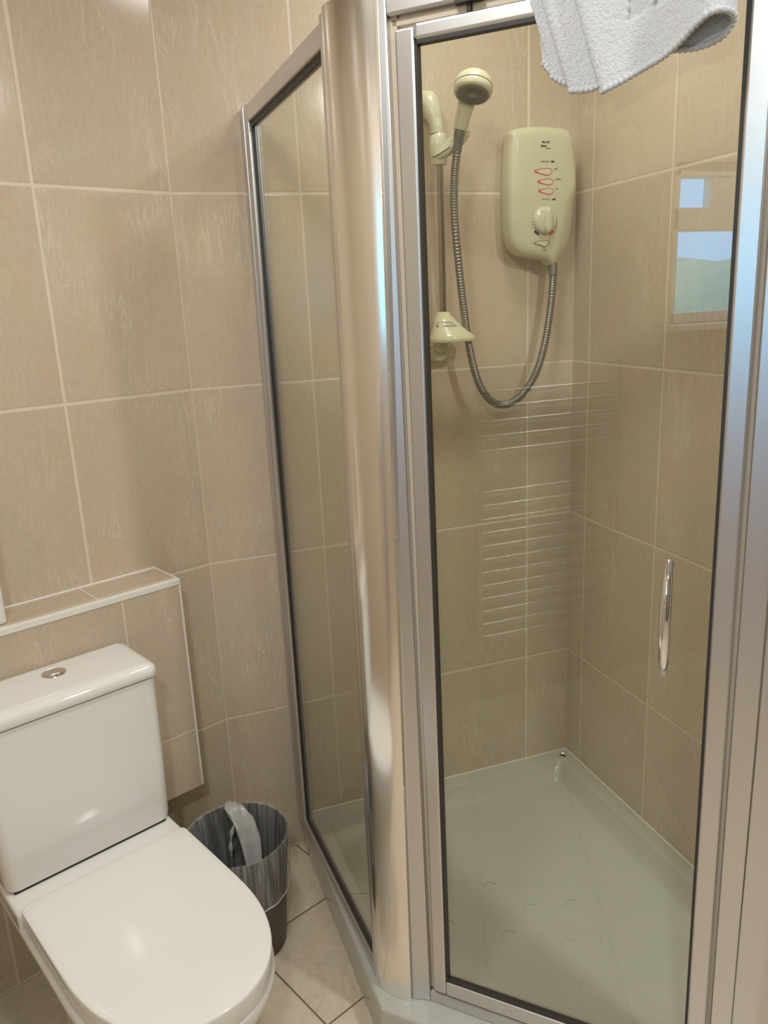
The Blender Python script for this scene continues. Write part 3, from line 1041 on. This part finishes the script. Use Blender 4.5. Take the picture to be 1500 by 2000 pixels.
# ------------------------------------------------------------------ shower riser rail
RX, RY = -0.4145, -0.060
rail = thing('shower_rail', 'chrome shower riser rail with ivory brackets on the back wall', 'shower rail', (RX, 0, 1.36))
bm = bmesh.new()
tube(bm, [(RX, RY, 1.440), (RX, RY, 1.890)], 0.0085, 24)
part('rail', bm, M['chromedark'], rail, smooth=60)
bm = bmesh.new()
P_ = smooth_path([(RX - .0055, RY, 1.867), (RX - .0055, RY, 1.873), (RX - .007, RY + .001, 1.888), (RX - .011, RY + .008, 1.912), (RX - .016, RY + .018, 1.935), (RX - .019, RY + .026, 1.950), (RX - .020, RY + .029, 1.958), (RX - .020, RY + .030, 1.9625)], 4)
R_ = []
tabr = [(1.867, .0148), (1.888, .0158), (1.912, .0205), (1.935, .0235), (1.950, .0205), (1.958, .0135), (1.9625, .003)]
for p in P_:
    R_.append(interp(tabr, p.z))
tube(bm, P_, R_, 24)
tube(bm, [(RX - .019, RY + .026, 1.925), (RX - .02, -0.002, 1.925)], [0.019, 0.021], 20)
tube(bm, [(RX - .0055, RY, 1.869), (RX - .0055, RY, 1.8665)], [0.0152, 0.0152], 24)
part('top_bracket', bm, M['cream'], rail, smooth=50)
# sliding holder
bm = bmesh.new()
lathe(bm, [(0.0165, 1.797), (0.0178, 1.799), (0.0205, 1.820), (0.0225, 1.840), (0.020, 1.858), (0.0155, 1.866)], (RX - .002, RY, 0), (0, 0, 1), 28)
holder = part('slider', bm, M['cream'], rail, smooth=50)
hc = Vector((-0.391, -0.074, 1.838))
ax1 = Vector((0.80, -0.25, 0.545)).normalized()
ax3 = Vector((0.52, 0.15, -0.84))
ax3 = (ax3 - ax1 * ax3.dot(ax1)).normalized()
ax2 = ax3.cross(ax1)
def ellip(bm, c, a, b, cc, A1, A2, A3, n=28, m=14):
    rings = []
    for j in range(1, m):
        f = PI * j / m
        rings.append([c + A1 * (a * math.sin(f) * math.cos(2 * PI * k / n)) + A2 * (b * math.sin(f) * math.sin(2 * PI * k / n)) + A3 * (cc * math.cos(f)) for k in range(n)])
    loft(bm, rings)
bm = bmesh.new()
ellip(bm, hc, 0.053, 0.028, 0.017, ax1, ax2, ax3)
part('holder_cup', bm, M['cream'], holder, smooth=60)
bm = bmesh.new()
for k in range(1):
    pts = [hc + ax3 * -0.005 + ax1 * (0.0512 * math.cos(a)) + ax2 * (0.0272 * math.sin(a)) for a in [PI * .55 + PI * .9 * i / 40 for i in range(41)]]
    tube(bm, pts, 0.0013, 6, False)
part('holder_seam', bm, M['spraydark'], holder, smooth=60)
# soap dish / lower bracket
bm = bmesh.new()
rings = []
for z, ax, ay, cx, cy in ((1.4585, .0165, .016, RX - .001, RY), (1.452, .0185, .018, RX - .001, RY), (1.436, .0290, .024, RX + .003, RY - .004), (1.420, .0395, .033, RX + .008, RY - .010),
                          (1.405, .0500, .043, RX + .0125, RY - .016), (1.398, .0575, .0475, RX + .0145, RY - .018), (1.391, .0590, .0485, RX + .0150, RY - .018), (1.387, .0575, .047, RX + .0145, RY - .018), (1.385, .05, .04, RX + .0135, RY - .018)):
    rings.append([(cx + ax * math.copysign(abs(math.cos(a)) ** .9, math.cos(a)), cy + ay * math.copysign(abs(math.sin(a)) ** .9, math.sin(a)), z) for a in [2 * PI * k / 40 for k in range(40)]])
loft(bm, rings)
soap = part('soap_dish', bm, M['soap'], rail, smooth=50)
bm = bmesh.new()                                # recessed translucent front panel of the dish
rows = []
for z, ax, ay, cx, cy in ((1.436, .0290, .024, RX + .003, RY - .004), (1.430, .0330, .027, RX + .005, RY - .006), (1.423, .0375, .031, RX + .007, RY - .009)):
    w_ = 0.62 + (1.436 - z) * 12
    rows.append([(cx + (ax + .0012) * math.sin(a), cy - (ay + .0012) * math.cos(a), z) for a in [w_ * (k / 12 - .5) * 2.0 - .42 for k in range(13)]])
loft(bm, rows, closed=False)
o = part('dish_panel', bm, M['soapdark'], soap, smooth=60)
md = o.modifiers.new('thick', 'SOLIDIFY'); md.thickness = 0.0012
bm = bmesh.new()
tube(bm, [(RX - .010, -0.001, 1.357), (RX - .010, -0.040, 1.357), (RX - .010, -0.058, 1.358)], [0.023, 0.0215, 0.019], 28)
tube(bm, [(RX - .008, RY + 0.004, 1.362), (RX - .004, RY, 1.392)], [0.016, 0.015], 20)
part('lower_bracket', bm, M['soapdark'], rail, smooth=50)

# ------------------------------------------------------------------ shower handset
hand = thing('shower_handset', 'ivory shower handset with grey spray plate resting in the rail holder', 'shower head', (-0.383, -0.10, 1.855))
A = Vector((0.27, 0.27, 0.92)).normalized()      # from spray face to dome
HCn = Vector((-0.3790, -0.172, 1.9345))
bm = bmesh.new()
hb, ht = Vector((-0.3845, -0.112, 1.8640)), Vector((-0.3680, -0.126, 1.9360))
tube(bm, smooth_path([hb, hb.lerp(ht, .35), hb.lerp(ht, .7), ht], 4), [0.0162 + 0.0050 * (k / 12) ** 1.2 for k in range(13)], 24)
part('handle', bm, M['cream'], hand, smooth=60)
bm = bmesh.new()
lathe(bm, [(0.0, 0.0405), (0.014, 0.0392), (0.027, 0.034), (0.036, 0.0265), (0.0415, 0.018), (0.0435, 0.0095), (0.0432, 0.0065)], HCn, A, 44, True, True)
part('dome', bm, M['cream'], hand, smooth=60)
bm = bmesh.new()
lathe(bm, [(0.0415, 0.0066), (0.0422, 0.0052), (0.0415, 0.0042)], HCn, A, 44, True, True)
part('seam_ring', bm, M['spraydark'], hand, smooth=60)
bm = bmesh.new()
lathe(bm, [(0.0430, 0.0045), (0.0436, 0.001), (0.0425, -0.006), (0.0395, -0.0105), (0.037, -0.0115), (0.035, -0.009)], HCn, A, 44, True, True)
part('collar', bm, M['cream'], hand, smooth=60)
bm = bmesh.new()
lathe(bm, [(0.0362, -0.0085), (0.0362, -0.0122), (0.034, -0.0128), (0.0, -0.0125)], HCn, A, 44, True, True)
plate = part('spray_plate', bm, M['spray'], hand, smooth=50)
for rr_ in (0.030, 0.0225, 0.015):
    bm = bmesh.new()
    u_, v_ = frame_of(A)
    c_ = HCn - A * 0.0127
    tube(bm, [c_ + (u_ * math.cos(a) + v_ * math.sin(a)) * rr_ for a in [2 * PI * k / 40 for k in range(41)]], 0.0016, 6, False)
    part('spray_ring', bm, M['spraydark'], plate, smooth=60)
bm = bmesh.new()
lathe(bm, [(0.009, -0.0122), (0.009, -0.0142), (0.006, -0.0148), (0.0, -0.0148)], HCn, A, 24, True, True)
part('spray_button', bm, M['spray'], plate, smooth=50)

# ------------------------------------------------------------------ shower hose
hose = thing('shower_hose', 'ribbed grey metal shower hose looping from handset to electric shower unit', 'hose', (-0.25, -0.08, 1.22))
HP = [(-0.3855, -0.112, 1.862), (-0.3890, -0.1085, 1.829), (-0.3955, -0.100, 1.762), (-0.3930, -0.092, 1.671), (-0.3820, -0.090, 1.553), (-0.3700, -0.088, 1.455), (-0.3560, -0.086, 1.367),
      (-0.3330, -0.085, 1.283), (-0.2980, -0.084, 1.2315), (-0.2560, -0.083, 1.216), (-0.2090, -0.080, 1.234), (-0.1640, -0.075, 1.284), (-0.1340, -0.070, 1.354), (-0.1130, -0.064, 1.444),
      (-0.1030, -0.058, 1.508), (-0.0985, -0.052, 1.545), (-0.0980, -0.050, 1.566)]
sp_ = smooth_path(HP, 60)
pts, acc = [sp_[0]], 0.0
for a, b in zip(sp_[:-1], sp_[1:]):
    acc += (b - a).length
    if acc >= 0.0011:
        pts.append(b)
        acc = 0.0
bm = bmesh.new()
tube(bm, pts, [0.0089 + (0.0011 if (i // 2) % 2 else -0.0003) for i in range(len(pts))], 12)
part('corrugated_tube', bm, M['hose'], hose, smooth=60)
bm = bmesh.new()
i0 = pts[0]; d0 = (pts[30] - pts[0]).normalized()
lathe(bm, [(0.0125, -0.006), (0.0128, 0.012), (0.0110, 0.028), (0.0102, 0.044)], i0, d0, 20)
part('hose_nut', bm, M['nut'], hose, smooth=40)
bm = bmesh.new()
i1 = pts[-1]; d1 = (pts[-30] - pts[-1]).normalized()
lathe(bm, [(0.0118, -0.004), (0.0118, 0.014), (0.0105, 0.024), (0.0102, 0.030)], i1, d1, 20)
part('hose_nut', bm, M['hose'], hose, smooth=40)

# ------------------------------------------------------------------ electric shower unit
unit = thing('electric_shower', 'ivory electric shower unit with dial and red-ringed buttons on back wall', 'shower unit', (-0.135, 0, 1.72))
OUTL = [(-0.2275, 1.866), (-0.2220, 1.8765), (-0.2100, 1.8825), (-0.1790, 1.8880), (-0.1425, 1.8900), (-0.1050, 1.8890), (-0.0730, 1.8862), (-0.0600, 1.8795), (-0.0520, 1.8660),
        (-0.0430, 1.810), (-0.0385, 1.745), (-0.0375, 1.690), (-0.0405, 1.645), (-0.0480, 1.613), (-0.0620, 1.590), (-0.0800, 1.572), (-0.0910, 1.5610), (-0.1030, 1.5580), (-0.1130, 1.5640),
        (-0.1280, 1.5735), (-0.1550, 1.5785), (-0.1900, 1.5850), (-0.2080, 1.592), (-0.2220, 1.607), (-0.2290, 1.628), (-0.2325, 1.662), (-0.2338, 1.738), (-0.2315, 1.810)]
def closed_smooth(pts, k=4):
    n = len(pts)
    out = []
    P = [Vector((a, b)) for a, b in pts]
    for i in range(n):
        p0, p1, p2, p3 = P[i - 1], P[i], P[(i + 1) % n], P[(i + 2) % n]
        for j in range(k):
            t = j / k
            out.append(0.5 * ((2 * p1) + (p2 - p0) * t + (2 * p0 - 5 * p1 + 4 * p2 - p3) * t * t + (3 * p1 - p0 - 3 * p2 + p3) * t ** 3))
    return out
ou = closed_smooth(OUTL, 4)
uc = Vector((-0.136, 1.725))
CR = [(1.76, -0.038), (1.715, -0.0703), (1.663, -0.0838), (1.621, -0.0947), (1.575, -0.1055), (1.555, -0.108)]
def crease(x, z):
    if z > 1.76:
        return 0.0
    xc = interp(sorted([(a, b) for a, b in CR]), z)
    return max(0.0, x - xc)
def uring(f, off, dx=0.0):
    out = []
    for p in ou:
        q = uc + (p - uc) * f
        c = crease(q.x, q.y)
        out.append((q.x, -(off - (min(c, 0.05) * 0.42 if off > 0.045 else 0.0)), q.y))
    return out
bm = bmesh.new()
loft(bm, [uring(.91, 0.0), uring(.93, 0.012), uring(.935, 0.016), uring(0.975, 0.020), uring(1.0, 0.034), uring(1.0, 0.046), uring(.992, 0.056), uring(.972, 0.0635), uring(.94, 0.0685),
          uring(.88, 0.0715), uring(.80, 0.073), uring(.70, 0.0735), uring(.60, 0.074), uring(.5, 0.074), uring(.4, 0.0742), uring(.3, .0744), uring(.2, 0.0745), uring(.1, .0745), uring(.02, 0.0745)])
part('casing', bm, M['cream'], unit, smooth=50)
FZ = 0.0738                                      # front face distance from the wall
def flat(bm, pts, off0, off1, inset_f=1.0):
    c = sum((Vector(p) for p in pts), Vector((0, 0))) / len(pts)
    loft(bm, [[(x, -off0, z) for x, z in pts], [(c.x + (x - c.x) * inset_f, -off1, c.y + (z - c.y) * inset_f) for x, z in pts]])
def teardrop(x0, x1, z0, zt, zb, grow=0.0):
    """pointed at the left (x0), round at the right (x1)"""
    xm = x0 + (x1 - x0) * 0.66
    pts = [(x0 - grow * 1.5, z0)]
    for p in ((0.25, .46), (0.5, .80), (.7, .98)):
        pts.append((x0 + (x1 - x0) * p[0], z0 - (z0 - zb) * p[1] - grow))
    pts += [(x1 - .004, z0 - (z0 - zb) * .72 - grow * .7), (x1 + grow, z0 - .0005), (x1 - .003, z0 + (zt - z0) * .75 + grow * .7)]
    for p in ((.7, 1.0), (.45, .82), (.22, .45)):
        pts.append((x0 + (x1 - x0) * p[0], z0 + (zt - z0) * p[1] + grow))
    return [(p.x, p.y) for p in closed_smooth(pts, 4)]
BUT = [(-0.1655, -0.1185, 1.7843, 1.7900, 1.7752), (-0.1570, -0.1150, 1.7605, 1.7658, 1.7525), (-0.1540, -0.1135, 1.7390, 1.7434, 1.7308)]
for b in BUT:
    bm = bmesh.new()
    flat(bm, teardrop(*b), FZ - 0.002, FZ + 0.0016, 0.94)
    bo = part('power_button', bm, M['creamknob'], unit, smooth=40)
    bm = bmesh.new()
    pts_ = [(x, -(FZ + 0.0008), z) for x, z in teardrop(*b, grow=0.0008)]
    rr_ = [0.0009 + 0.0010 * max(0, min(1, (b[0] + 0.016 - p[0]) / 0.016)) for p in pts_]
    tube(bm, pts_ + [pts_[0]], rr_ + [rr_[0]], 6, False)
    part('button_ring', bm, M['redring'], bo, smooth=60)
bm = bmesh.new()
sb_ = [(-0.1675, 1.6160), (-0.150, 1.6196), (-0.135, 1.6205), (-0.123, 1.6188), (-0.127, 1.6125), (-0.136, 1.6062), (-0.152, 1.6112)]
sbp = [(p.x, p.y) for p in closed_smooth(sb_, 5)]
flat(bm, sbp, FZ - 0.002, FZ + 0.002, 0.9)
so_ = part('stop_button', bm, M['creamknob'], unit, smooth=40)
bm = bmesh.new()
tube(bm, [(x, -(FZ + 0.0003), z) for x, z in sbp] + [(sbp[0][0], -(FZ + 0.0003), sbp[0][1])], 0.0008, 6, False)
part('button_ring', bm, M['greyprint'], so_, smooth=60)
for (x0, x1, z) in ((-0.1223, -0.1106, 1.8062), (-0.1177, -0.1059, 1.7184)):
    bm = bmesh.new()
    pts_ = [((x0 + x1) / 2 + (x1 - x0) / 2 * math.cos(a), z + 0.0021 * math.sin(a)) for a in [2 * PI * k / 20 for k in range(20)]]
    flat(bm, pts_, FZ - 0.002, FZ + 0.0008)
    part('indicator_light', bm, M['black'], unit, smooth=40)
# dial
KC = Vector((-0.1385, 0, 1.6695))
bm = bmesh.new()
lathe(bm, [(0.0315, 0.0), (0.0325, 0.003), (0.0318, 0.008), (0.0295, 0.012), (0.0265, 0.0138), (0.0, 0.0140)], (KC.x, -(FZ - .0015), KC.z), (0, -1, 0), 48)
knob = part('temperature_dial', bm, M['creamknob'], unit, smooth=50)
bm = bmesh.new()
rings = []
for off, hw, hl in ((0.010, 0.0125, 0.0315), (0.018, 0.0115, 0.0310), (0.0225, 0.0095, 0.0290), (0.0245, 0.006, 0.0250)):
    rings.append([(KC.x + 0.003 + hw * math.copysign(abs(math.cos(a)) ** .8, math.cos(a)), -(FZ + off - .002), KC.z - 0.0005 + hl * math.copysign(abs(math.sin(a)) ** .9, math.sin(a))) for a in [2 * PI * k / 32 for k in range(32)]])
loft(bm, rings)
part('dial_grip', bm, M['creamknob'], knob, smooth=50)
bm = bmesh.new()
for k in range(21):
    a = math.radians(-28 + 236 * k / 20)
    r_ = 0.0366
    rd = 0.0010 if 2 < k < 18 else 0.0014
    lathe(bm, [(rd, 0.0), (rd, 0.0012)], (KC.x + r_ * math.cos(a), -(FZ - .0006), KC.z + r_ * math.sin(a)), (0, -1, 0), 10)
part('dial_marks', bm, M['greyprint'], unit, smooth=None)
def arc_mark(a0, a1, m_, nm):
    bm = bmesh.new()
    pts_ = []
    for k in range(9):
        a = math.radians(a0 + (a1 - a0) * k / 8)
        pts_.append((KC.x + 0.0400 * math.cos(a), KC.z + 0.0400 * math.sin(a)))
    for k in range(9):
        a = math.radians(a1 - (a1 - a0) * k / 8)
        pts_.append((KC.x + 0.0338 * math.cos(a), KC.z + 0.0338 * math.sin(a)))
    flat(bm, pts_, FZ - 0.001, FZ + 0.0008)
    part(nm, bm, m_, unit, smooth=None)
arc_mark(222, 246, M['blue'], 'cold_mark')
arc_mark(292, 316, M['red'], 'hot_mark')
def text(body, x, z, size, m_, nm, align='LEFT', off=0.0008, bold=0.0):
    cu = bpy.data.curves.new(nm, 'FONT')
    cu.body = body
    cu.size = size
    cu.align_x = align
    cu.align_y = 'CENTER'
    cu.extrude = 0.0003
    cu.offset = bold
    tmp = bpy.data.objects.new(nm + '_source', cu)
    COL.objects.link(tmp)
    bpy.context.view_layer.update()
    me = bpy.data.meshes.new_from_object(tmp.evaluated_get(bpy.context.evaluated_depsgraph_get()))
    bpy.data.objects.remove(tmp)
    bpy.data.curves.remove(cu)
    me.materials.clear()
    me.materials.append(m_)
    o = bpy.data.objects.new(nm, me)
    COL.objects.link(o)
    o.parent = unit
    o.rotation_euler = (PI / 2, 0, 0)
    o.location = Vector((x, -(FZ + off), z)) - unit.location
    return o
bm = bmesh.new()
flat(bm, [(-0.1455, 1.8530), (-0.1258, 1.8530), (-0.1258, 1.8486), (-0.1455, 1.8486)], FZ - 0.003, FZ - 0.0002)
part('logo_plate', bm, M['black'], unit, smooth=None)
text('MIRA', -0.1356, 1.8508, 0.0052, M['cream'], 'logo_letters', 'CENTER', 0.0002)
text('Sport', -0.1489, 1.8420, 0.0066, M['black'], 'model_letters', bold=0.0002, off=0.0002)
text('Electric', -0.1360, 1.8367, 0.0045, M['greyprint'], 'model_letters', off=0.0002)
text('LOW FLOW', -0.1494, 1.8062, 0.0042, M['greyprint'], 'caption')
text('OVER TEMP', -0.1465, 1.7188, 0.0042, M['greyprint'], 'caption')
text('HIGH', -0.1126, 1.7893, 0.0045, M['greyprint'], 'caption')
text('MEDIUM', -0.1095, 1.7656, 0.0045, M['greyprint'], 'caption')
text('LOW', -0.1085, 1.7424, 0.0040, M['greyprint'], 'caption')
text('STOP', -0.1365, 1.5985, 0.0050, M['greyprint'], 'caption', 'CENTER')

# ------------------------------------------------------------------ ladder radiator on the left wall (mirrored in the door glass)
rad = thing('towel_radiator', 'chrome ladder towel radiator mirrored as bright bars in the shower door glass', 'radiator', (XL + 0.06, -1.67, 0.2))
for y in (-1.39, -1.95):
    bm = bmesh.new()
    tube(bm, [(XL + 0.06, y, 0.22), (XL + 0.06, y, 1.26)], 0.015, 20)
    for z in (0.35, 1.12):
        tube(bm, [(XL + 0.001, y, z), (XL + 0.05, y, z)], 0.010, 12)
    part('upright', bm, M['chromesoft'], rad, smooth=50)
for z in [1.175 - 0.0508 * k for k in range(5)] + [0.826 - 0.0495 * k for k in range(12)]:
    bm = bmesh.new()
    tube(bm, [(XL + 0.062, -1.39, z), (XL + 0.062, -1.95, z)], 0.0125, 24)
    part('rung', bm, M['rung'], rad, smooth=60)
